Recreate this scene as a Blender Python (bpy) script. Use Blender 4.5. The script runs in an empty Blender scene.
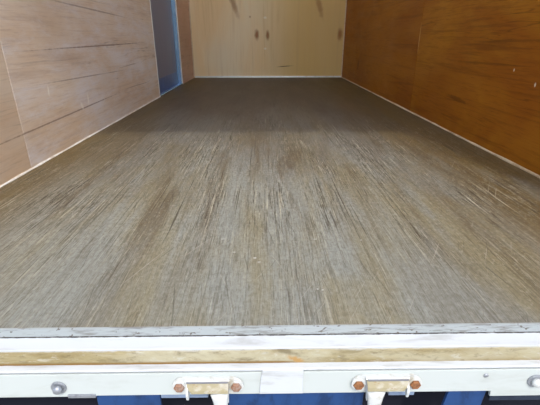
import bpy, bmesh, math, random
from mathutils import Vector, Matrix

random.seed(7)
SC = bpy.context.scene
COL = SC.collection
R = math.radians

# ------------------------------------------------------------------ camera
CAM_H = 0.44
cam_d = bpy.data.cameras.new('camera')
cam_d.sensor_fit = 'HORIZONTAL'
cam_d.sensor_width = 36.0
cam_d.lens = 36.0 * 391.3 / 540.0
cam_d.clip_start = 0.02
cam = bpy.data.objects.new('camera', cam_d)
COL.objects.link(cam)
cam.location = (0, 0, CAM_H)
pitch, yaw, roll = R(22.79), R(0.77), R(0.06)
fwd = Vector((math.sin(yaw) * math.cos(pitch), math.cos(yaw) * math.cos(pitch), -math.sin(pitch)))
right = Vector((math.cos(yaw), -math.sin(yaw), 0))
up = right.cross(fwd)
r2 = right * math.cos(roll) - up * math.sin(roll)
u2 = up * math.cos(roll) + right * math.sin(roll)
m3 = Matrix((r2, u2, -fwd)).transposed()
cam.rotation_euler = m3.to_euler()
SC.camera = cam

# ------------------------------------------------------------------ light
SUN_EL, SUN_AZ = R(52.0), R(8.5)          # sun behind the photographer, a little to the right
world = bpy.data.worlds.new('world')
SC.world = world
world.use_nodes = True
wt = world.node_tree
wt.nodes.clear()
sky = wt.nodes.new('ShaderNodeTexSky')
sky.sky_type = 'NISHITA'
sky.sun_disc = False
sky.sun_elevation = SUN_EL
sky.sun_rotation = math.pi - SUN_AZ
sky.air_density = 1.0
sky.dust_density = 2.5
sky.ozone_density = 1.0
bg = wt.nodes.new('ShaderNodeBackground')
bg.inputs['Strength'].default_value = 0.16
wo = wt.nodes.new('ShaderNodeOutputWorld')
wt.links.new(sky.outputs[0], bg.inputs['Color'])
wt.links.new(bg.outputs[0], wo.inputs['Surface'])

sun_d = bpy.data.lights.new('sun', 'SUN')
sun_d.energy = 1.2
sun_d.angle = R(3.0)                        # hazy sun, soft edged shadow
sun_d.color = (1.0, 0.97, 0.91)
sun = bpy.data.objects.new('sun', sun_d)
COL.objects.link(sun)
to_sun = Vector((math.sin(SUN_AZ) * math.cos(SUN_EL), -math.cos(SUN_AZ) * math.cos(SUN_EL), math.sin(SUN_EL)))
sun.rotation_euler = to_sun.to_track_quat('Z', 'Y').to_euler()
sun.location = (2, -6, 8)

SC.view_settings.view_transform = 'Standard'
SC.view_settings.look = 'None'
SC.view_settings.gamma = 1.0
SC.view_settings.use_curve_mapping = False
SC.view_settings.exposure = 1.0


# ------------------------------------------------------------------ node helpers
class NT:
    def __init__(self, name):
        self.mat = bpy.data.materials.new(name)
        self.mat.use_nodes = True
        self.t = self.mat.node_tree
        self.t.nodes.clear()
        self.out = self.t.nodes.new('ShaderNodeOutputMaterial')
        self._obj = None

    def n(self, kind, **kw):
        nd = self.t.nodes.new(kind)
        for k, v in kw.items():
            setattr(nd, k, v)
        return nd

    def put(self, sock, v):
        if v is None:
            return
        if isinstance(v, bpy.types.NodeSocket):
            self.t.links.new(v, sock)
        else:
            if sock.type == 'RGBA' and isinstance(v, tuple) and len(v) == 3:
                v = (*v, 1.0)
            sock.default_value = v

    def obj(self):
        if self._obj is None:
            self._obj = self.n('ShaderNodeTexCoord').outputs['Object']
        return self._obj

    def map(self, scale=(1, 1, 1), rot=(0, 0, 0), loc=(0, 0, 0), vec=None):
        nd = self.n('ShaderNodeMapping')
        self.put(nd.inputs['Vector'], vec or self.obj())
        nd.inputs['Location'].default_value = loc
        nd.inputs['Rotation'].default_value = rot
        nd.inputs['Scale'].default_value = scale
        return nd.outputs[0]

    def rotmap(self, scale, rot, loc=(0, 0, 0)):
        """rotate first, then stretch"""
        return self.map(scale=scale, loc=loc, vec=self.map(rot=rot))

    def noise(self, vec, scale=1.0, detail=4.0, rough=0.55, dist=0.0):
        nd = self.n('ShaderNodeTexNoise')
        self.put(nd.inputs['Vector'], vec)
        nd.inputs['Scale'].default_value = scale
        nd.inputs['Detail'].default_value = detail
        nd.inputs['Roughness'].default_value = rough
        nd.inputs['Distortion'].default_value = dist
        return nd.outputs['Fac']

    def math(self, op, a, b=None, c=None, clamp=False):
        nd = self.n('ShaderNodeMath', operation=op, use_clamp=clamp)
        self.put(nd.inputs[0], a)
        self.put(nd.inputs[1], b)
        self.put(nd.inputs[2], c)
        return nd.outputs[0]

    def rng(self, v, a, b, c=0.0, d=1.0):
        nd = self.n('ShaderNodeMapRange', interpolation_type='SMOOTHSTEP')
        self.put(nd.inputs['Value'], v)
        for k, x in zip(('From Min', 'From Max', 'To Min', 'To Max'), (a, b, c, d)):
            nd.inputs[k].default_value = x
        return nd.outputs[0]

    def mix(self, f, a, b, mode='MIX'):
        nd = self.n('ShaderNodeMix', data_type='RGBA', blend_type=mode)
        self.put(nd.inputs[0], f)
        self.put(nd.inputs[6], a)
        self.put(nd.inputs[7], b)
        return nd.outputs[2]

    def ramp(self, f, stops):
        nd = self.n('ShaderNodeValToRGB')
        self.put(nd.inputs[0], f)
        el = nd.color_ramp.elements
        while len(el) < len(stops):
            el.new(0.5)
        for e, (p, c) in zip(el, stops):
            e.position = p
            e.color = (*c, 1)
        return nd.outputs[0]

    def axes(self):
        nd = self.n('ShaderNodeSeparateXYZ')
        self.put(nd.inputs[0], self.obj())
        return nd.outputs

    def spot(self, centre, radii, rot=(0, 0, 0), soft=0.5, wob=0.0, wscale=20):
        """ellipsoid mask: 1 inside, 0 outside; a wear mark or knot with a shape of its own"""
        v = self.n('ShaderNodeVectorMath', operation='SUBTRACT')
        self.put(v.inputs[0], self.obj())
        v.inputs[1].default_value = centre
        m = self.n('ShaderNodeMapping')
        self.t.links.new(v.outputs[0], m.inputs['Vector'])
        m.inputs['Rotation'].default_value = rot
        d = self.n('ShaderNodeVectorMath', operation='DIVIDE')
        self.t.links.new(m.outputs[0], d.inputs[0])
        d.inputs[1].default_value = radii
        l = self.n('ShaderNodeVectorMath', operation='LENGTH')
        self.t.links.new(d.outputs[0], l.inputs[0])
        val = l.outputs['Value']
        if wob:
            nz = self.noise(self.obj(), wscale, 3)
            val = self.math('ADD', val, self.math('MULTIPLY', self.math('SUBTRACT', nz, 0.5), wob))
        return self.rng(val, 1.0, 1.0 - soft, 0.0, 1.0)

    def bump(self, h, strength=0.2, dist=0.002):
        nd = self.n('ShaderNodeBump')
        nd.inputs['Strength'].default_value = strength
        nd.inputs['Distance'].default_value = dist
        self.put(nd.inputs['Height'], h)
        return nd.outputs[0]

    def bsdf(self, col, rough=0.5, metal=0.0, spec=0.5, normal=None):
        nd = self.n('ShaderNodeBsdfPrincipled')
        self.put(nd.inputs['Base Color'], col)
        self.put(nd.inputs['Roughness'], rough)
        self.put(nd.inputs['Metallic'], metal)
        self.put(nd.inputs['Specular IOR Level'], spec)
        self.put(nd.inputs['Normal'], normal)
        self.t.links.new(nd.outputs[0], self.out.inputs['Surface'])
        return nd


def mul(c, k):
    return tuple(x * k for x in c)


# ------------------------------------------------------------------ materials
def mat_floor():
    t = NT('worn_plywood_floor')
    X, Y, Z = t.axes()
    M = lambda a, b: t.math('MULTIPLY', a, b)
    # broad wear: traffic has greyed the middle lanes, elsewhere the brown ply shows
    big = t.noise(t.map((3.2, 1.3, 1)), 1.0, 5, 0.62, 0.4)
    lane = t.noise(t.map((8.0, 0.8, 1), loc=(3, 1, 0)), 1.0, 5, 0.65, 0.3)
    wear = t.math('ADD', M(big, 0.62), M(lane, 0.5))
    base = t.mix(t.rng(wear, 0.43, 0.62), (0.195, 0.176, 0.112), (0.212, 0.222, 0.198))
    # darker brown further in, broken by noise; brown ply face along the walls
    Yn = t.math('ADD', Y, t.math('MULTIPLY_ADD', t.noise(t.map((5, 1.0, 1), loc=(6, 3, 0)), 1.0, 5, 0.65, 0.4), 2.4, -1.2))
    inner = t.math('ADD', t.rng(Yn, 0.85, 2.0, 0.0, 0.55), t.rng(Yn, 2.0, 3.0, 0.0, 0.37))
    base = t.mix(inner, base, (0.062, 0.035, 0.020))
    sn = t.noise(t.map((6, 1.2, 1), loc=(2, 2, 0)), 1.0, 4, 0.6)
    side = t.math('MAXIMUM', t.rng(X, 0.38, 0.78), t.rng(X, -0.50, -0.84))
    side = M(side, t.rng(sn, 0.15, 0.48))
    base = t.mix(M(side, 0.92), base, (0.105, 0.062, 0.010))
    lanes = t.rng(t.noise(t.map((7.5, 0.8, 1), loc=(14, 6, 0)), 1.0, 5, 0.65, 0.3), 0.50, 0.64)
    base = t.mix(M(lanes, t.rng(Y, 0.6, 1.1, 0.25, 0.75)), base, (0.088, 0.062, 0.033))
    # grain: fine open pores and long streaks running down the box
    s1 = t.noise(t.map((46, 1.6, 1)), 1.0, 6, 0.65, 0.15)
    s2 = t.noise(t.map((150, 4.0, 1), loc=(5, 2, 0)), 1.0, 6, 0.70, 0.1)
    s3 = t.noise(t.map((330, 14, 1), loc=(1, 7, 0)), 1.0, 4, 0.7, 0.1)
    s4 = t.noise(t.map((760, 26, 1), loc=(4, 1, 0)), 1.0, 3, 0.7)
    pn = t.rng(t.noise(t.map((7.0, 1.6, 1), loc=(9, 4, 0)), 1.0, 5, 0.65, 0.4), 0.42, 0.62)
    front = t.rng(Y, 0.55, 1.10, 0.40, 1.0)      # the rear edge is rubbed smoother
    patch = M(pn, front)
    base = t.mix(M(t.rng(s1, 0.52, 0.70), 0.42), base, (0.072, 0.050, 0.026))
    base = t.mix(M(t.rng(s2, 0.51, 0.64), t.math('MULTIPLY_ADD', patch, 0.90, 0.15)), base, (0.036, 0.025, 0.013))
    base = t.mix(M(t.rng(s3, 0.50, 0.64), t.math('MULTIPLY_ADD', patch, 0.80, 0.16)), base, (0.042, 0.031, 0.018))
    base = t.mix(M(t.rng(s4, 0.52, 0.62), 0.55), base, (0.075, 0.060, 0.038))
    # a few long open splits in the face veneer
    s5 = t.noise(t.map((170, 1.5, 1), loc=(21, 8, 0)), 1.0, 3, 0.6, 0.1)
    base = t.mix(M(t.rng(s5, 0.61, 0.67), t.math('MULTIPLY_ADD', front, 0.7, 0.1)), base, (0.034, 0.024, 0.013))
    fade = t.rng(Y, 1.6, 2.7, 1.0, 0.15)         # pale streaks and mottling thin out further in
    l1 = t.rng(t.noise(t.map((130, 3.2, 1), loc=(11, 3, 0)), 1.0, 5, 0.68), 0.55, 0.68)
    base = t.mix(M(M(l1, fade), t.math('MULTIPLY_ADD', patch, 0.55, 0.20)), base, (0.40, 0.38, 0.29))
    l2 = t.rng(t.noise(t.map((420, 10, 1), loc=(2, 13, 0)), 1.0, 4, 0.68), 0.55, 0.67)
    base = t.mix(M(M(l2, fade), t.math('MULTIPLY_ADD', patch, 0.55, 0.20)), base, (0.40, 0.385, 0.31))
    # mottled fine dirt
    dirt = t.noise(t.map((120, 85, 1)), 1.0, 6, 0.75)
    base = t.mix(M(t.rng(dirt, 0.47, 0.64), 0.40), base, (0.10, 0.085, 0.056))
    base = t.mix(M(M(t.rng(dirt, 0.47, 0.33), fade), 0.38), base, (0.30, 0.295, 0.245))
    # scratches dragged at other angles
    for ang, loc, k, col, lo in ((30, (3, 1, 0), 0.35, (0.36, 0.34, 0.28), 0.69), (-22, (8, 5, 0), 0.3, (0.36, 0.34, 0.28), 0.70),
                                 (24, (1, 9, 0), 0.4, (0.05, 0.04, 0.027), 0.68), (-10, (6, 2, 0), 0.5, (0.05, 0.04, 0.027), 0.66)):
        sc = t.rng(t.noise(t.rotmap((230, 4.0, 1), (0, 0, R(ang)), loc), 1.0, 2, 0.5), lo, lo + 0.05)
        base = t.mix(M(sc, k), base, col)
    # pale chips
    for (cx, cy, rx, ry) in ((-0.023, 0.737, 0.005, 0.003), (-0.014, 0.720, 0.005, 0.002), (0.118, 0.821, 0.005, 0.0018),
                             (0.099, 0.621, 0.003, 0.002), (0.108, 0.618, 0.003, 0.002), (-0.101, 0.825, 0.006, 0.0018),
                             (-0.07, 0.763, 0.005, 0.0018), (0.226, 0.815, 0.003, 0.002)):
        mk = t.spot((cx, cy, 0), (rx, ry, 1), soft=0.6, wob=1.2, wscale=400)
        base = t.mix(M(mk, 0.75), base, (0.50, 0.50, 0.47))
    # one long pale scratch near the rear edge on the left, dragged at a slant
    mk = t.spot((-0.255, 0.70, 0), (0.0016, 0.11, 1), (0, 0, R(22)), soft=0.7, wob=0.3, wscale=60)
    base = t.mix(M(mk, 0.28), base, (0.42, 0.41, 0.37))
    hgt = t.math('ADD', M(s2, 0.7), M(s3, 0.5))
    rough = t.math('MULTIPLY_ADD', wear, 0.25, 0.36)
    t.bsdf(base, rough, spec=0.2, normal=t.bump(hgt, 0.3, 0.0015))
    return t.mat


def mat_ply(name, a, b, dark, seed=0.0, grain=1.0, rough=0.42, dust=None, marks=(), lines=0.6, spec=0.5):
    """side wall plywood, grain running along Y"""
    t = NT(name)
    big = t.noise(t.map((1, 1.1, 2.4), loc=(seed, seed * 2, seed)), 1.0, 4, 0.6, 0.5)
    base = t.mix(t.rng(big, 0.34, 0.66), a, b)
    g1 = t.noise(t.map((1, 1.3, 26), loc=(seed, 3, seed)), 1.0, 6, 0.62, 0.5)
    g2 = t.noise(t.map((1, 4.5, 120), loc=(seed, 1, seed)), 1.0, 5, 0.62, 0.3)
    base = t.mix(t.math('MULTIPLY', t.rng(g1, 0.5, 0.72), 0.5 * grain), base, dark)
    base = t.mix(t.math('MULTIPLY', t.rng(g2, 0.5, 0.70), 0.40 * grain), base, dark)
    # a few open cracks in the face veneer
    g3 = t.noise(t.map((1, 0.75, 17), loc=(seed + 4, 2, seed + 1)), 1.0, 3, 0.5, 0.25)
    crack = t.rng(t.math('ABSOLUTE', t.math('SUBTRACT', g3, 0.5)), 0.012, 0.0)
    gate = t.rng(t.noise(t.map((1, 1.6, 5), loc=(seed, 8, 1)), 1.0, 2), 0.48, 0.60)
    base = t.mix(t.math('MULTIPLY', t.math('MULTIPLY', crack, gate), lines), base, mul(dark, 0.45))
    g4 = t.noise(t.map((1, 2.2, 60), loc=(seed + 2, 5, seed)), 1.0, 4, 0.6, 0.3)
    base = t.mix(t.math('MULTIPLY', t.rng(g4, 0.60, 0.70), 0.6 * lines), base, mul(dark, 0.6))
    g5 = t.noise(t.map((1, 14, 260), loc=(seed, 4, seed)), 1.0, 4, 0.7, 0.2)
    base = t.mix(t.math('MULTIPLY', t.rng(g5, 0.52, 0.68), 0.35 * grain), base, dark)
    if dust:
        dn = t.rng(t.noise(t.map((1, 2.2, 9.0), loc=(2, seed, 3)), 1.0, 8, 0.78, 0.2), 0.40, 0.70)
        base = t.mix(t.math('MULTIPLY', dn, dust[1]), base, dust[0])
    for c, rd, rot, col, k in marks:
        mk = t.spot(c, rd, rot, soft=0.6, wob=0.7, wscale=45)
        base = t.mix(t.math('MULTIPLY', mk, k), base, col)
    rn = t.math('MULTIPLY_ADD', t.noise(t.map((1, 3, 9)), 1.0, 3), 0.25, rough - 0.1)
    t.bsdf(base, rn, spec=spec, normal=t.bump(t.math('ADD', g1, g2), 0.18, 0.001))
    return t.mat


def mat_back(knots):
    t = NT('pale_back_plywood')
    big = t.noise(t.map((2.2, 1, 0.7)), 1.0, 4, 0.6, 0.8)
    base = t.mix(t.rng(big, 0.36, 0.64), (0.86, 0.65, 0.36), (0.88, 0.75, 0.51))
    bx = t.axes()[0]
    yel = t.rng(t.math('MULTIPLY_ADD', big, 0.5, bx), -0.05, 0.75)
    base = t.mix(t.math('MULTIPLY', yel, 0.85), base, (0.62, 0.41, 0.12))
    g = t.noise(t.map((24, 1, 0.9)), 1.0, 6, 0.6, 0.5)
    base = t.mix(t.math('MULTIPLY', t.rng(g, 0.5, 0.75), 0.40), base, (0.56, 0.37, 0.16))
    g2 = t.noise(t.map((110, 1, 3)), 1.0, 4, 0.6)
    base = t.mix(t.math('MULTIPLY', t.rng(g2, 0.5, 0.75), 0.25), base, (0.60, 0.42, 0.21))
    for c, rd, rot, col, k in knots:
        mk = t.spot(c, rd, rot, soft=0.8, wob=0.6, wscale=22)
        base = t.mix(t.math('MULTIPLY', mk, k), base, col)
    t.bsdf(base, 0.5, spec=0.4, normal=t.bump(g, 0.1, 0.001))
    return t.mat


def mat_paint(name, col, dirt=None, rough=0.35, amount=0.5, scale=(8, 30, 30), lo=0.5, hi=0.7, metal=0.0,
              speck=None, bump=0.0, spec=0.5):
    t = NT(name)
    base = col
    n1 = t.noise(t.map(scale), 1.0, 6, 0.65, 0.4)
    if dirt:
        base = t.mix(t.math('MULTIPLY', t.rng(n1, lo, hi), amount), col, dirt)
    if speck:
        s = t.rng(t.noise(t.map((90, 160, 160)), 1.0, 3, 0.6), 0.64, 0.70)
        base = t.mix(s, base, speck)
    nm = t.bump(n1, bump, 0.002) if bump else None
    t.bsdf(base, rough, metal, spec, nm)
    return t.mat


def mat_riser():
    """dirty ochre riser of the sill: caked dust over the paint, rust bleeding along its foot"""
    t = NT('dust_caked_riser')
    X, Y, Z = t.axes()
    n1 = t.noise(t.map((9, 40, 60)), 1.0, 6, 0.7, 0.5)
    n2 = t.noise(t.map((3.0, 3, 8), loc=(4, 0, 0)), 1.0, 4, 0.6, 0.3)
    base = t.mix(t.rng(n1, 0.36, 0.66), (0.235, 0.185, 0.085), (0.32, 0.275, 0.155))
    base = t.mix(t.math('MULTIPLY', t.rng(n2, 0.42, 0.62), 0.8), base, (0.40, 0.375, 0.27))
    n4 = t.noise(t.map((22, 22, 70), loc=(7, 0, 2)), 1.0, 6, 0.75, 0.6)
    base = t.mix(t.math('MULTIPLY', t.rng(n4, 0.50, 0.66), 0.55), base, (0.17, 0.14, 0.075))
    base = t.mix(t.math('MULTIPLY', t.rng(n4, 0.46, 0.32), 0.6), base, (0.45, 0.44, 0.38))
    top = t.rng(t.math('MULTIPLY_ADD', n4, 0.012, Z), -0.0165, -0.0125)
    base = t.mix(t.math('MULTIPLY', top, 0.75), base, (0.47, 0.48, 0.46))
    n3 = t.noise(t.map((45, 45, 90)), 1.0, 4, 0.7)
    base = t.mix(t.math('MULTIPLY', t.rng(n3, 0.54, 0.68), 0.45), base, (0.12, 0.092, 0.05))
    # rust along the foot, strongest left of the joint plate
    foot = t.rng(t.math('MULTIPLY_ADD', n1, -0.010, Z), -0.0455, -0.0510)
    lr = t.rng(X, 0.075, 0.02, 0.25, 1.0)
    base = t.mix(t.math('MULTIPLY', foot, lr), base, (0.19, 0.11, 0.035))
    mk = t.spot((0.048, 0.4862, -0.040), (0.020, 0.1, 0.008), (0, R(-26), 0), soft=0.8, wob=1.3, wscale=120)
    base = t.mix(t.math('MULTIPLY', mk, 0.9), base, (0.36, 0.21, 0.07))
    mk = t.spot((0.030, 0.4862, -0.024), (0.03, 0.1, 0.008), (0, R(-15), 0), soft=0.8, wob=1.2, wscale=90)
    base = t.mix(t.math('MULTIPLY', mk, 0.7), base, (0.13, 0.105, 0.06))
    t.bsdf(base, 0.85, spec=0.2, normal=t.bump(n3, 0.4, 0.002))
    return t.mat


def mat_translucent():
    """unseen white roof, made translucent so that daylight fills the box"""
    t = NT('unseen_roof_made_translucent')
    n = t.noise(t.map((3, 3, 3)), 1.0, 3)
    col = t.mix(n, (0.78, 0.78, 0.76), (0.84, 0.84, 0.82))
    d = t.n('ShaderNodeBsdfDiffuse')
    t.put(d.inputs['Color'], col)
    tr = t.n('ShaderNodeBsdfTranslucent')
    t.put(tr.inputs['Color'], (0.80, 0.80, 0.78))
    mx = t.n('ShaderNodeMixShader')
    mx.inputs[0].default_value = ROOF_T
    t.t.links.new(d.outputs[0], mx.inputs[1])
    t.t.links.new(tr.outputs[0], mx.inputs[2])
    t.t.links.new(mx.outputs[0], t.out.inputs['Surface'])
    return t.mat


ROOF_T = 0.90

# ------------------------------------------------------------------ mesh helpers
def finish(name, bm, mat, parent=None, smooth=False, loc=None):
    me = bpy.data.meshes.new(name)
    bmesh.ops.recalc_face_normals(bm, faces=bm.faces)
    bm.to_mesh(me)
    bm.free()
    if smooth:
        for p in me.polygons:
            p.use_smooth = True
    me.materials.append(mat)
    o = bpy.data.objects.new(name, me)
    COL.objects.link(o)
    if parent:
        o.parent = parent
    if loc:
        o.location = loc
    return o


def add_box(bm, lo, hi, bev=0.0, seg=2):
    r = bmesh.ops.create_cube(bm, size=1.0)
    vs = r['verts']
    c = [(a + b) / 2 for a, b in zip(lo, hi)]
    s = [b - a for a, b in zip(lo, hi)]
    for v in vs:
        v.co = Vector((c[0] + v.co.x * s[0], c[1] + v.co.y * s[1], c[2] + v.co.z * s[2]))
    if bev:
        es = list({e for v in vs for e in v.link_edges})
        bmesh.ops.bevel(bm, geom=es, offset=bev, segments=seg, affect='EDGES', profile=0.5)


def box(name, lo, hi, mat, parent=None, bev=0.0, seg=2):
    bm = bmesh.new()
    add_box(bm, lo, hi, bev, seg)
    return finish(name, bm, mat, parent)


def prism(bm, pts, axis, a, b, bev=0.0):
    """extrude a closed 2-D outline along axis ('x' outline=(y,z), 'y' outline=(x,z)) from a to b"""
    def mk(p, t):
        return Vector((t, p[0], p[1])) if axis == 'x' else Vector((p[0], t, p[1]))
    v0 = [bm.verts.new(mk(p, a)) for p in pts]
    v1 = [bm.verts.new(mk(p, b)) for p in pts]
    n = len(pts)
    fs = [bm.faces.new(v0), bm.faces.new(list(reversed(v1)))]
    for i in range(n):
        fs.append(bm.faces.new((v0[i], v1[i], v1[(i + 1) % n], v0[(i + 1) % n])))
    if bev:
        es = list({e for f in fs[:2] for e in f.edges})
        bmesh.ops.bevel(bm, geom=es, offset=bev, segments=2, affect='EDGES', profile=0.5)


def lathe_y(bm, prof, seg=20, c=(0, 0, 0), hexa=False):
    """revolve (radius, y) profile about the Y axis"""
    k = 6 if hexa else seg
    rings = []
    for r, y in prof:
        rings.append([bm.verts.new((c[0] + r * math.cos(2 * math.pi * i / k), c[1] + y,
                                    c[2] + r * math.sin(2 * math.pi * i / k))) for i in range(k)])
    for a, b in zip(rings, rings[1:]):
        for i in range(k):
            bm.faces.new((a[i], a[(i + 1) % k], b[(i + 1) % k], b[i]))
    bm.faces.new(rings[0])
    bm.faces.new(list(reversed(rings[-1])))


def empty(name, loc=(0, 0, 0)):
    o = bpy.data.objects.new(name, None)
    o.empty_display_size = 0.1
    o.location = loc
    COL.objects.link(o)
    return o


def struct(o, label=None, cat=None):
    o['kind'] = 'structure'
    if label:
        o['label'] = label
    if cat:
        o['category'] = cat
    return o


def tag(o, label, cat, group=None):
    o['label'] = label
    o['category'] = cat
    if group:
        o['group'] = group
    return o


# ------------------------------------------------------------------ dimensions (metres)
XL, XR = -0.850, 0.938          # faces of the side walls
YF, YB = 0.517, 4.955           # rear edge of the floor, back wall
H = 1.95
GROUND = -0.95
D0, D1, DH = 3.285, 4.235, 1.80   # side door opening in the left wall
PT = 0.009                      # wall panel thickness
FACE_Y = 0.4750

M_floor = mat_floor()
KN = (0.27, 0.085, 0.010)
M_back = mat_back([
    ((-0.085, YB, 0.475), (0.036, 1, 0.080), (0, 0, 0), KN, 0.85),
    ((0.043, YB, 0.470), (0.030, 1, 0.075), (0, 0, 0), KN, 0.85),
    ((0.885, YB, 0.480), (0.045, 1, 0.095), (0, 0, 0), KN, 0.8),
    ((-0.345, YB, 0.80), (0.045, 1, 0.19), (0, R(20), 0), KN, 0.6),
    ((0.63, YB, 0.78), (0.045, 1, 0.19), (0, R(16), 0), KN, 0.55),
    ((-0.160, YB, 0.665), (0.014, 1, 0.016), (0, 0, 0), KN, 0.6),
    ((0.245, YB, 0.128), (0.12, 1, 0.008), (0, R(4), 0), (0.10, 0.05, 0.02), 0.9),
    ((0.012, YB, 0.655), (0.026, 1, 0.018), (0, 0, 0), (0.9, 0.85, 0.72), 0.7),
    ((0.012, YB, 0.325), (0.022, 1, 0.016), (0, 0, 0), (0.9, 0.85, 0.72), 0.7),
    ((-0.55, YB, 0.25), (0.22, 1, 0.30), (0, 0, 0), (0.80, 0.72, 0.54), 0.4),
])
SCUFF = (0.93, 0.87, 0.76)
CR = (0.19, 0.10, 0.06)
marksL = [
    ((XL, 2.25, 0.405), (1, 0.85, 0.0045), (R(-0.5), 0, 0), CR, 0.75),
    ((XL, 2.05, 0.270), (1, 0.65, 0.0035), (R(1.0), 0, 0), CR, 0.55),
    ((XL, 1.75, 0.135), (1, 0.75, 0.0045), (R(-1.0), 0, 0), CR, 0.7),
    ((XL, 2.75, 0.150), (1, 0.35, 0.0035), (R(1.0), 0, 0), CR, 0.5),
    ((XL, 2.20, 0.570), (1, 0.60, 0.0050), (R(1.5), 0, 0), CR, 0.55),
    ((XL, 2.65, 0.285), (1, 0.25, 0.0040), (R(-1.5), 0, 0), CR, 0.5),
    ((XL, 1.602, 0.250), (1, 0.007, 0.026), (R(6), 0, 0), SCUFF, 0.9),
    ((XL, 1.945, 0.170), (1, 0.010, 0.036), (R(8), 0, 0), SCUFF, 0.75),
    ((XL, 1.868, 0.150), (1, 0.014, 0.026), (R(-35), 0, 0), SCUFF, 0.6),
    ((XL, 2.45, 0.33), (1, 0.20, 0.05), (R(10), 0, 0), (0.85, 0.81, 0.80), 0.5),
    ((XL, 2.85, 0.27), (1, 0.16, 0.05), (R(15), 0, 0), (0.85, 0.81, 0.80), 0.5),
    ((XL, 2.20, 0.25), (1, 0.10, 0.07), (0, 0, 0), (0.72, 0.65, 0.59), 0.5),
]
M_left = mat_ply('left_wall_plywood', (0.71, 0.54, 0.38), (0.79, 0.67, 0.55), (0.46, 0.31, 0.22), 2.0, 0.9, 0.42,
                 ((0.82, 0.80, 0.83), 0.68), marksL, 0.5)
M_left_near = mat_ply('rear_left_plywood', (0.66, 0.48, 0.32), (0.72, 0.58, 0.44), (0.42, 0.27, 0.17), 3.5, 0.6, 0.42,
                      ((0.68, 0.58, 0.48), 0.4), [marksL[2]], 0.5)
marksR = [
    ((XR, 4.13, 0.19), (1, 0.025, 0.06), (0, 0, 0), (0.05, 0.02, 0.004), 0.85),
    ((XR, 2.55, 0.43), (1, 0.009, 0.11), (0, 0, 0), (0.60, 0.36, 0.14), 0.7),
    ((XR, 1.395, 0.289), (1, 0.006, 0.010), (0, 0, 0), SCUFF, 0.7),
    ((XR, 1.535, 0.328), (1, 0.006, 0.008), (0, 0, 0), SCUFF, 0.6),
    ((XR, 1.95, 0.165), (1, 0.14, 0.014), (R(-3), 0, 0), (0.10, 0.03, 0.004), 0.6),
    ((XR, 1.75, 0.34), (1, 0.35, 0.006), (R(1), 0, 0), (0.12, 0.04, 0.004), 0.5),
    ((XR, 1.55, 0.43), (1, 0.40, 0.006), (R(1), 0, 0), (0.12, 0.04, 0.004), 0.5),
]
M_right = mat_ply('right_wall_plywood', (0.29, 0.090, 0.006), (0.41, 0.165, 0.012), (0.13, 0.036, 0.003), 9.0, 1.1,
                  0.45, None, marksR, 0.45, 0.2)
M_right_far = mat_ply('front_right_plywood', (0.275, 0.085, 0.007), (0.36, 0.130, 0.010), (0.13, 0.036, 0.003), 6.0, 0.9,
                      0.45, None, marksR[:2], 0.35, 0.2)
M_end = mat_ply('front_left_plywood', (0.48, 0.27, 0.17), (0.54, 0.34, 0.24), (0.30, 0.15, 0.08), 5.0, 0.8, 0.4)
M_batten = mat_paint('pale_batten_wood', (0.66, 0.52, 0.36), (0.4, 0.28, 0.17), 0.7, 0.6)
M_seal = mat_paint('off_white_sealant', (0.74, 0.72, 0.66), (0.45, 0.38, 0.29), 0.6, 0.7, (20, 9, 20), 0.45, 0.65)
M_sealR = mat_paint('tan_sealant', (0.52, 0.42, 0.28), (0.28, 0.18, 0.09), 0.6, 0.7, (20, 9, 20), 0.45, 0.65)
M_alu = mat_paint('aluminium', (0.78, 0.80, 0.82), (0.42, 0.40, 0.36), 0.32, 0.6, (14, 80, 80), 0.5, 0.72, metal=0.9,
                  speck=(0.25, 0.2, 0.14))
M_strip = mat_paint('scuffed_aluminium_edge', (0.37, 0.405, 0.41), (0.17, 0.16, 0.14), 0.45, 0.7, (25, 90, 160), 0.48, 0.66,
                    metal=0.35, speck=(0.12, 0.10, 0.08), bump=0.3)
M_frame = mat_paint('anodised_door_frame', (0.40, 0.66, 0.95), (0.30, 0.54, 0.88), 0.25, 0.5, (30, 30, 4), metal=0.75)
M_doorpanel = mat_paint('slate_door_paint', (0.20, 0.20, 0.27), (0.23, 0.23, 0.28), 0.5, 0.6, (6, 6, 2))
M_kick = mat_paint('blue_kick_plate', (0.05, 0.10, 0.27), (0.09, 0.16, 0.36), 0.35, 0.7, (20, 20, 8))
M_white = mat_paint('white_sill_paint', (0.50, 0.53, 0.55), (0.30, 0.30, 0.28), 0.38, 0.6, (9, 45, 45), 0.50, 0.70,
                    speck=None)
M_face = mat_paint('white_face_paint', (0.455, 0.495, 0.480), (0.36, 0.38, 0.35), 0.4, 0.55, (7, 20, 20), 0.48, 0.70)
M_riser = mat_riser()
M_shade = mat_paint('painted_shade_grey', (0.16, 0.165, 0.18), (0.07, 0.07, 0.08), 0.7, 0.6, (12, 12, 12))  # dark grey standing in for shadow in narrow recesses
M_grime = mat_paint('black_grime', (0.045, 0.042, 0.038), (0.2, 0.2, 0.19), 0.9, 0.7, (60, 60, 60), 0.5, 0.6)
M_keeper = mat_paint('keeper_paint', (0.50, 0.52, 0.51), (0.34, 0.30, 0.22), 0.42, 0.7, (40, 40, 40), 0.48, 0.66)
M_tan = mat_paint('dust_stained_keeper_paint', (0.27, 0.235, 0.135), (0.40, 0.38, 0.32), 0.6, 0.8, (40, 60, 60), 0.46, 0.66,
                  speck=(0.26, 0.18, 0.08))
M_rust = mat_paint('rusty_bolt', (0.24, 0.10, 0.035), (0.12, 0.05, 0.022), 0.8, 0.8, (160, 160, 160), 0.45, 0.6, bump=0.5)
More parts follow.
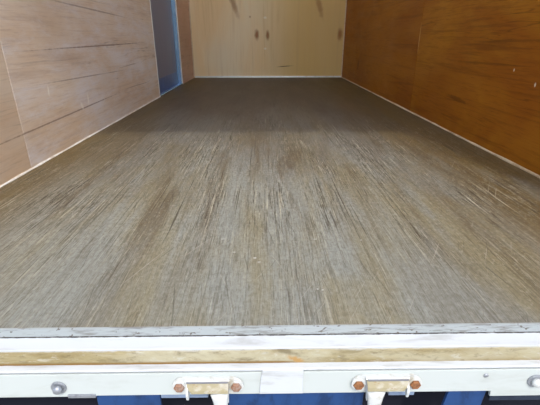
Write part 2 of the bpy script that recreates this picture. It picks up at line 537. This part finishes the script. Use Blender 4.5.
M_rustL = mat_paint('pale_rusty_bolt', (0.24, 0.125, 0.075), (0.30, 0.24, 0.20), 0.7, 0.7, (140, 140, 140), 0.45, 0.6, bump=0.5)
M_zinc = mat_paint('galvanised_bolt', (0.32, 0.34, 0.37), (0.2, 0.21, 0.22), 0.4, 0.6, (120, 120, 120), 0.45, 0.65, metal=0.6)
M_blue = mat_paint('blue_bumper_paint', (0.014, 0.050, 0.155), (0.007, 0.022, 0.068), 0.4, 0.7, (30, 30, 12), 0.45, 0.65, spec=0.2)
M_slate = mat_paint('slate_bracket_paint', (0.17, 0.23, 0.34), (0.10, 0.13, 0.2), 0.5, 0.6, (30, 30, 30))
M_dslate = mat_paint('dark_slate_bracket_paint', (0.025, 0.032, 0.05), (0.015, 0.018, 0.03), 0.7, 0.6, (30, 30, 30), spec=0.1)
M_black = mat_paint('black_chassis_paint', (0.012, 0.013, 0.02), (0.012, 0.012, 0.016), 0.9, 0.6, (10, 10, 10), spec=0.05)
M_outer = mat_paint('white_body_skin', (0.78, 0.79, 0.80), (0.6, 0.6, 0.58), 0.35, 0.3, (2, 2, 2))
M_unseen_roof = mat_translucent()


def mat_ground():
    t = NT('concrete_yard')
    n1 = t.noise(t.map((0.6, 0.6, 0.6)), 1.0, 6, 0.6)
    n2 = t.noise(t.map((40, 40, 40)), 1.0, 4, 0.7)
    c = t.mix(t.rng(n1, 0.35, 0.65), (0.36, 0.35, 0.33), (0.45, 0.44, 0.41))
    c = t.mix(t.math('MULTIPLY', n2, 0.4), c, (0.25, 0.24, 0.22))
    t.bsdf(c, 0.9, spec=0.2)
    return t.mat


# ------------------------------------------------------------------ the setting
struct(box('ground', (-40, -40, GROUND - 0.1), (40, 40, GROUND), mat_ground()),
       'pale concrete yard under the truck', 'ground')

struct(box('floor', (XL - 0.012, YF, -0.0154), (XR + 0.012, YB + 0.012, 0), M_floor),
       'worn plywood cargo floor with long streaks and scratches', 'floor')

# left wall: backing frame with the door opening, plywood panels in front of it
bm = bmesh.new()
wl0, wl1 = XL - 0.080, XL - PT
add_box(bm, (wl0, YF, -0.0154), (wl1 - 0.004, D0 - 0.02, H))
add_box(bm, (wl0, D1 + 0.02, -0.0154), (wl1 - 0.004, YB + 0.012, H))
add_box(bm, (wl0, D0 - 0.02, DH + 0.02), (wl1 - 0.004, D1 + 0.02, H))
wl = struct(finish('wall_left', bm, M_batten), 'tan plywood left wall of the cargo box with a side door', 'wall')
G = 0.0014
JL = 1.376
for y0, y1, z0, z1, mt in ((YF, JL - G, 0.003, H, M_left_near), (JL + G, D0 - 0.012, 0.003, H, M_left),
                           (D1 + 0.012, YB, 0.003, H, M_end), (D0 - 0.012, D1 + 0.012, DH + 0.01, H, M_left)):
    box('panel', (XL - PT, y0, z0), (XL, y1, z1), mt, wl, 0.0008, 1)

bm = bmesh.new()
add_box(bm, (XR + PT + 0.004, YF, -0.0154), (XR + 0.080, YB + 0.012, H))
wr = struct(finish('wall_right', bm, M_batten), 'orange brown plywood right wall of the cargo box', 'wall')
JR = 2.550
for y0, y1, mt in ((YF, JR - 0.0007, M_right), (JR + 0.0007, YB, M_right_far)):
    box('panel', (XR, y0, 0.003), (XR + PT, y1, H), mt, wr, 0.0006, 1)

bm = bmesh.new()
add_box(bm, (XL - 0.08, YB + 0.012, -0.0154), (XR + 0.08, YB + 0.07, H))
wb = struct(finish('wall_back', bm, M_batten), 'pale knotty plywood wall closing the far end', 'wall')
box('panel', (XL + 0.001, YB, 0.003), (XR - 0.001, YB + 0.011, H), M_back, wb)

struct(box('ceiling', (XL - 0.08, YF - 0.06, H), (XR + 0.08, YB + 0.07, H + 0.012), M_unseen_roof),
       'unseen white roof of the cargo box, made translucent to light the inside', 'ceiling')  # roof is out of view; translucency added to brighten the far wall


# sealant beads where the walls meet the floor
def bead(name, a, b, r, axis, side, mat, label):
    """slightly uneven quarter round bead along Y at wall side (+1 faces +X)"""
    bm = bmesh.new()
    n = 60
    rings = []
    for i in range(n + 1):
        y = a + (b - a) * i / n
        rr = r * random.uniform(0.75, 1.2)
        ring = [(axis, 0.0)]
        for k in range(5):
            th = math.pi / 2 * k / 4
            ring.append((axis + side * rr * math.cos(th), rr * math.sin(th)))
        rings.append([bm.verts.new((x, y, z)) for x, z in ring])
    for p, q in zip(rings, rings[1:]):
        m = len(p)
        for k in range(m):
            bm.faces.new((p[k], p[(k + 1) % m], q[(k + 1) % m], q[k]))
    bm.faces.new(rings[0])
    bm.faces.new(list(reversed(rings[-1])))
    return struct(finish(name, bm, mat), label, 'trim')


bead('trim_1', YF, D0 - 0.012, 0.0046, XL, 1, M_seal, 'off-white sealant bead along the foot of the left wall')
bead('trim_2', YF, YB - 0.012, 0.0065, XR, -1, M_sealR, 'tan sealant bead along the foot of the right wall')
bead('trim_3', D1 + 0.012, YB - 0.012, 0.004, XL, 1, M_end, 'thin brown bead between the side door and far wall')
struct(box('trim_4', (XL + 0.006, YB - 0.008, 0.0), (XR - 0.006, YB, 0.018), M_alu, None, 0.002),
       'bright aluminium strip along the foot of the far wall', 'trim')
struct(box('trim_5', (XL, YB - 0.010, 0.0), (XL + 0.012, YB, H), M_batten, None, 0.002),
       'pale corner strip between left wall and far wall', 'trim')
struct(box('trim_6', (XR - 0.012, YB - 0.010, 0.0), (XR, YB, H), M_batten, None, 0.002),
       'pale corner strip between right wall and far wall', 'trim')

# side door in the left wall
door = struct(empty('door_1', (XL - 0.06, (D0 + D1) / 2, 0.0)), 'slate grey side door in a bright metal frame', 'door')
dl = Vector(door.location)


def dpart(name, lo, hi, mat, bev=0.002, parent=door):
    lo = Vector(lo) - dl
    hi = Vector(hi) - dl
    return box(name, lo, hi, mat, parent, bev)


pan = dpart('door_panel', (XL - 0.065, D0, 0.004), (XL - 0.045, D1, DH), M_doorpanel)
dpart('kick_plate', (XL - 0.045, D0 + 0.003, 0.004), (XL - 0.042, D1 - 0.003, 0.125), M_kick, 0.0008)
dpart('jamb', (XL - 0.045, D1 - 0.010, 0.0), (XL - 0.004, D1 + 0.012, DH), M_frame, 0.003)
dpart('jamb', (XL - 0.045, D0 - 0.012, 0.0), (XL + 0.003, D0 + 0.004, DH), M_outer, 0.002)
dpart('door_head', (XL - 0.045, D0 - 0.012, DH - 0.004), (XL + 0.003, D1 + 0.012, DH + 0.010), M_alu, 0.002)
dpart('threshold', (XL - 0.042, D0 + 0.004, -0.004), (XL - 0.012, D1 - 0.010, 0.006), M_kick, 0.002)
dpart('threshold_strip', (XL - 0.012, D0 + 0.004, -0.004), (XL + 0.004, D1 - 0.012, 0.012), M_frame, 0.003)
dpart('edge_trim', (XL - 0.004, D1 - 0.012, 0.0), (XL + 0.006, D1 + 0.004, DH), M_outer, 0.002)
dpart('handle_plate', (XL - 0.045, D0 + 0.16, 0.50), (XL - 0.040, D0 + 0.26, 0.62), M_doorpanel, 0.002)

# ------------------------------------------------------------------ rear frame (posts and header)
bm = bmesh.new()
fy0, fy1 = FACE_Y + 0.004, YF
add_box(bm, (XL - 0.10, fy0, GROUND + 0.78), (XL - 0.001, fy1 - 0.0005, H + 0.06), 0.006)
add_box(bm, (XR + 0.001, fy0, GROUND + 0.78), (XR + 0.10, fy1 - 0.0005, H + 0.06), 0.006)
add_box(bm, (XL - 0.10, fy0, H - 0.02), (XR + 0.10, fy1 - 0.061 + 0.06, H + 0.06), 0.006)
struct(finish('trim_7', bm, M_outer), 'white painted steel frame around the rear opening', 'trim')

# ------------------------------------------------------------------ rear sill
SX0, SX1 = XL - 0.001, XR + 0.001
sill = tag(empty('rear_sill', (0.04, 0.49, -0.1150)), 'stepped white steel rear sill below the edge of the plywood floor', 'sill')
so = Vector(sill.location)


def spart(name, bm, mat, parent=sill, smooth=False):
    return finish(name, bm, mat, parent, smooth, -so)


def grid_prism(pts, x0, x1, n, wob):
    """profile (y,z) swept along x in n steps with slight dents"""
    bm = bmesh.new()
    rings = []
    for i in range(n + 1):
        x = x0 + (x1 - x0) * i / n
        rings.append([bm.verts.new((x, y + random.uniform(-wob, wob) * 0.5, z + random.uniform(-wob, wob))) for y, z in pts])
    m = len(pts)
    for p, q in zip(rings, rings[1:]):
        for k in range(m):
            bm.faces.new((p[k], p[(k + 1) % m], q[(k + 1) % m], q[k]))
    bm.faces.new(rings[0])
    bm.faces.new(list(reversed(rings[-1])))
    return bm


ZL, YL = -0.0165, 0.4862       # ledge height, riser plane
ZP = -0.0478                   # lip height
# aluminium angle wrapping the plywood edge
spart('edge_strip', grid_prism([(YF - 0.001, -0.0150), (YF - 0.001, 0.0012), (YF + 0.0016, 0.0014), (YF + 0.0016, 0.0002),
                                (YF + 0.0002, 0.0002), (YF + 0.0002, -0.0150)], SX0, SX1, 90, 0.00012), M_strip)
o = spart('ledge', grid_prism([(YF + 0.0, ZL - 0.003), (YF + 0.0, ZL), (YL + 0.0012, ZL), (YL + 0.0002, ZL - 0.0006),
                               (YL + 0.0008, ZL - 0.003)], SX0, SX1, 90, 0.0002), M_white)
spart('riser', grid_prism([(YL + 0.006, ZL - 0.003), (YL + 0.001, ZL - 0.002), (YL, ZL - 0.008), (YL - 0.0005, ZP + 0.008), (YL, ZP), (YL + 0.006, ZP)], SX0, SX1, 120, 0.0005), M_riser)
yl = FACE_Y - 0.0015
spart('lip', grid_prism([(YL + 0.006, ZP - 0.0035), (YL + 0.006, ZP), (yl + 0.002, ZP), (yl, ZP - 0.0012), (yl, ZP - 0.003),
                         (yl + 0.001, ZP - 0.0035)], SX0, SX1, 90, 0.0002), M_white)
spart('groove_shade_strip', grid_prism([(YL + 0.006, ZP - 0.0085), (YL + 0.006, ZP - 0.0035), (FACE_Y + 0.003, ZP - 0.0035),
                                  (FACE_Y + 0.003, ZP - 0.0085)], SX0, SX1, 10, 0.0), M_shade)  # darker colour paints in the recess shadow under the lip
spart('dirt_line', grid_prism([(YF - 0.0002, ZL - 0.0003), (YF - 0.0002, ZL + 0.0016), (YF - 0.0016, ZL + 0.0010), (YF - 0.0028, ZL - 0.0003)],
                              SX0, SX1, 260, 0.0006), M_grime)
ZB, ZB2, ZB3 = -0.1016, -0.1050, -0.1150
XA, XBB = -0.280, 0.375
bm = bmesh.new()
ft = ZP - 0.0085
prism(bm, [(SX0, ft), (SX1, ft), (SX1, ZB3), (XBB, ZB3), (XBB, ZB), (XA, ZB), (XA, ZB2), (SX0, ZB2)], 'y', FACE_Y,
      FACE_Y + 0.005, 0.0010)
spart('face_plate', bm, M_face)
# the short welded cover plate in the middle
bm = bmesh.new()
prism(bm, [(-0.006, ZP - 0.001), (0.060, ZP - 0.001), (0.060, ZB + 0.001), (-0.012, ZB + 0.001), (-0.008, -0.06)], 'y', FACE_Y - 0.0032,
      FACE_Y + 0.0002, 0.0015)
cp = spart('cover_plate', bm, M_white)
# small bracket under the left end
bm = bmesh.new()
add_box(bm, (-0.326, FACE_Y - 0.002, ZB2 - 0.001), (-0.2806, FACE_Y + 0.0005, ZB + 0.003), 0.0008)
spart('drain_tab', bm, M_zinc)


def px(x, k=621.0):
    return (x - 270) / k + 0.006


# bolts on the sill face
for bx, bz, r, mt in ((px(57), -0.0830, 0.0125, M_zinc), (px(541), -0.0805, 0.0125, M_zinc)):
    bm = bmesh.new()
    lathe_y(bm, [(r, 0.0), (r, -0.002), (r * 0.86, -0.0028)], 28, (bx, FACE_Y + 0.0002, bz))
    w = spart('washer', bm, mt, sill, False)
    bm = bmesh.new()
    lathe_y(bm, [(r * 0.62, 0.0), (r * 0.62, -0.0045), (r * 0.45, -0.0075), (r * 0.18, -0.0085)], 20, (bx, FACE_Y - 0.0024, bz))
    finish_o = spart('bolt_head', bm, M_keeper if bx > 0 else mt, sill, True)
bm = bmesh.new()
lathe_y(bm, [(0.004, 0.0), (0.004, -0.0015), (0.002, -0.0025)], 14, (px(489), FACE_Y + 0.0002, -0.068))
spart('rivet', bm, M_zinc, sill, True)


# ------------------------------------------------------------------ door bar keepers
def stadium(hw, r, n=10):
    pts = []
    for i in range(n + 1):
        th = -math.pi / 2 + math.pi * i / n
        pts.append((hw - r + r * math.cos(th), r * math.sin(th)))
    for i in range(n + 1):
        th = math.pi / 2 + math.pi * i / n
        pts.append((-hw + r + r * math.cos(th), r * math.sin(th)))
    return pts


def keeper(cx, cz, flip, label, boltmat):
    k = tag(empty('door_bar_keeper', (cx, FACE_Y - 0.0002, cz)), label, 'latch keeper', 'door bar keepers on the rear sill')
    s = -1 if flip else 1
    bm = bmesh.new()
    prism(bm, stadium(0.0575, 0.0165), 'y', 0.0, -0.004, 0.0012)
    finish('plate', bm, M_keeper, k)
    # raised rim round each ear
    for e in (-1, 1):
        bm = bmesh.new()
        lathe_y(bm, [(0.0118, -0.0035), (0.0118, -0.0055), (0.0100, -0.0060)], 24, (e * 0.046, 0, 0.0))
        b = finish('washer', bm, M_keeper, k, False)
        bm = bmesh.new()
        lathe_y(bm, [(0.0088, 0.0), (0.0088, -0.003), (0.0070, -0.0048)], 6, (0, 0, 0), hexa=True)
        finish('bolt_head', bm, boltmat, k, False, (e * 0.046, -0.0055, 0.0))
    # bracket: sloping dust covered top that narrows as it reaches out from the plate
    bm = bmesh.new()
    prof = [(-0.003, 0.0130, 0.0080), (-0.008, 0.0118, 0.0070), (-0.013, 0.0085, 0.0040), (-0.0165, 0.0040, 0.0005),
            (-0.0185, -0.0010, -0.0030)]
    rows = []
    for i, (y, zt, zb) in enumerate(prof):
        q = i / (len(prof) - 1)
        xa, xb = -s * (0.034 - 0.010 * q * q), s * 0.034
        rows.append([bm.verts.new(c) for c in ((xa, y, zt), (xb, y, zt), (xb, y + 0.003 * q, zb), (xa, y + 0.003 * q, zb))])
    for p, q in zip(rows, rows[1:]):
        for i in range(4):
            bm.faces.new((p[i], p[(i + 1) % 4], q[(i + 1) % 4], q[i]))
    bm.faces.new(rows[0])
    bm.faces.new(list(reversed(rows[-1])))
    finish('bracket', bm, M_tan, k)
    # weld ridge along the root of the bracket
    bm = bmesh.new()
    prism(bm, [(-0.0035, 0.0128), (-0.0035, 0.0158), (-0.0060, 0.0158), (-0.0080, 0.0128)], 'x', -0.036, 0.036, 0.0008)
    finish('ridge', bm, M_keeper, k)
    bm = bmesh.new()
    prism(bm, [(-0.0078, 0.0120), (-0.0078, 0.0134), (-0.0098, 0.0128), (-0.0098, 0.0114)], 'x', -0.033, 0.033)
    finish('shade_line', bm, M_shade, k)  # thin dark strip painted as the shadow line below the ridge
    # cheek plates at both ends of the bracket
    for e, low in ((-s, -0.017), (s, -0.024)):
        bm = bmesh.new()
        xo = 0.0342
        prism(bm, [(-0.003, 0.0115), (-0.009, 0.0095), (-0.0155, 0.002), (-0.0178, -0.006), (-0.016, low), (-0.011, low + 0.002),
                   (-0.010, -0.008), (-0.003, -0.012)], 'x', e * xo, e * (xo - 0.0045), 0.0008)
        finish('cheek', bm, M_keeper, k)
    # hanging tongue that guides the bar end
    bm = bmesh.new()
    a, b = (0.006, 0.0335)
    n = 7
    prof = []
    for i in range(n + 1):
        q = i / n
        y = -0.0195 - 0.003 * math.sin(q * math.pi)
        z = -0.002 - 0.052 * q
        xa = a + 0.004 * math.sin(q * math.pi) + 0.003 * q
        xb = b - 0.002 * q
        prof.append((xa, xb, y, z))
    rings = []
    for xa, xb, y, z in prof:
        rings.append([bm.verts.new((s * x, y + d, z)) for x, d in ((xa, 0), (xa + 0.003, -0.003), (xb - 0.003, -0.003), (xb, 0),
                                                                  (xb, 0.004), (xa, 0.004))])
    for p, q in zip(rings, rings[1:]):
        for i in range(6):
            bm.faces.new((p[i], p[(i + 1) % 6], q[(i + 1) % 6], q[i]))
    bm.faces.new(rings[0])
    bm.faces.new(list(reversed(rings[-1])))
    finish('tongue', bm, M_keeper, k, True)
    return k


keeper(px(207.5), -0.0800, False, 'dusty latch keeper with pale rusted bolts, nearer the round grey bolt at left', M_rustL)
keeper(px(388), -0.0790, True, 'latch keeper with orange rusted bolts to the right of the sill cover plate', M_rust)

# ------------------------------------------------------------------ bumper under the sill
bp = tag(empty('rear_bumper', (0.04, 0.53, -0.30)), 'blue steel bumper with dark gaps under the white sill', 'bumper')
bo = Vector(bp.location)


def bpart(name, lo, hi, mat, bev=0.001):
    return box(name, Vector(lo) - bo, Vector(hi) - bo, mat, bp, bev)


bpart('beam', (SX0, 0.60, -0.30), (SX1, 0.66, -0.118), M_black, 0.004)
PY = FACE_Y + 0.0055


def pb(x):
    return (x - 266.2) / 596.0


bpart('blue_plate', (pb(97), PY, -0.22), (pb(160), PY + 0.006, -0.1025), M_blue)
bpart('blue_plate', (pb(228), PY, -0.22), (pb(364), PY + 0.006, -0.1025), M_blue)
bm = bmesh.new()
prism(bm, [(pb(450), -0.1025), (pb(488), -0.1025), (pb(482), -0.22), (pb(441), -0.22)], 'y', PY, PY + 0.006, 0.001)
bmesh.ops.translate(bm, verts=bm.verts, vec=-bo)
finish('blue_plate', bm, M_blue, bp)
for a, b in ((161, 208), (389, 415)):
    bpart('bracket', (pb(a), PY, -0.117), (pb(b), 0.60, -0.109), M_slate)
bpart('bracket', (pb(493), PY, -0.132), (pb(575), 0.60, -0.122), M_dslate)
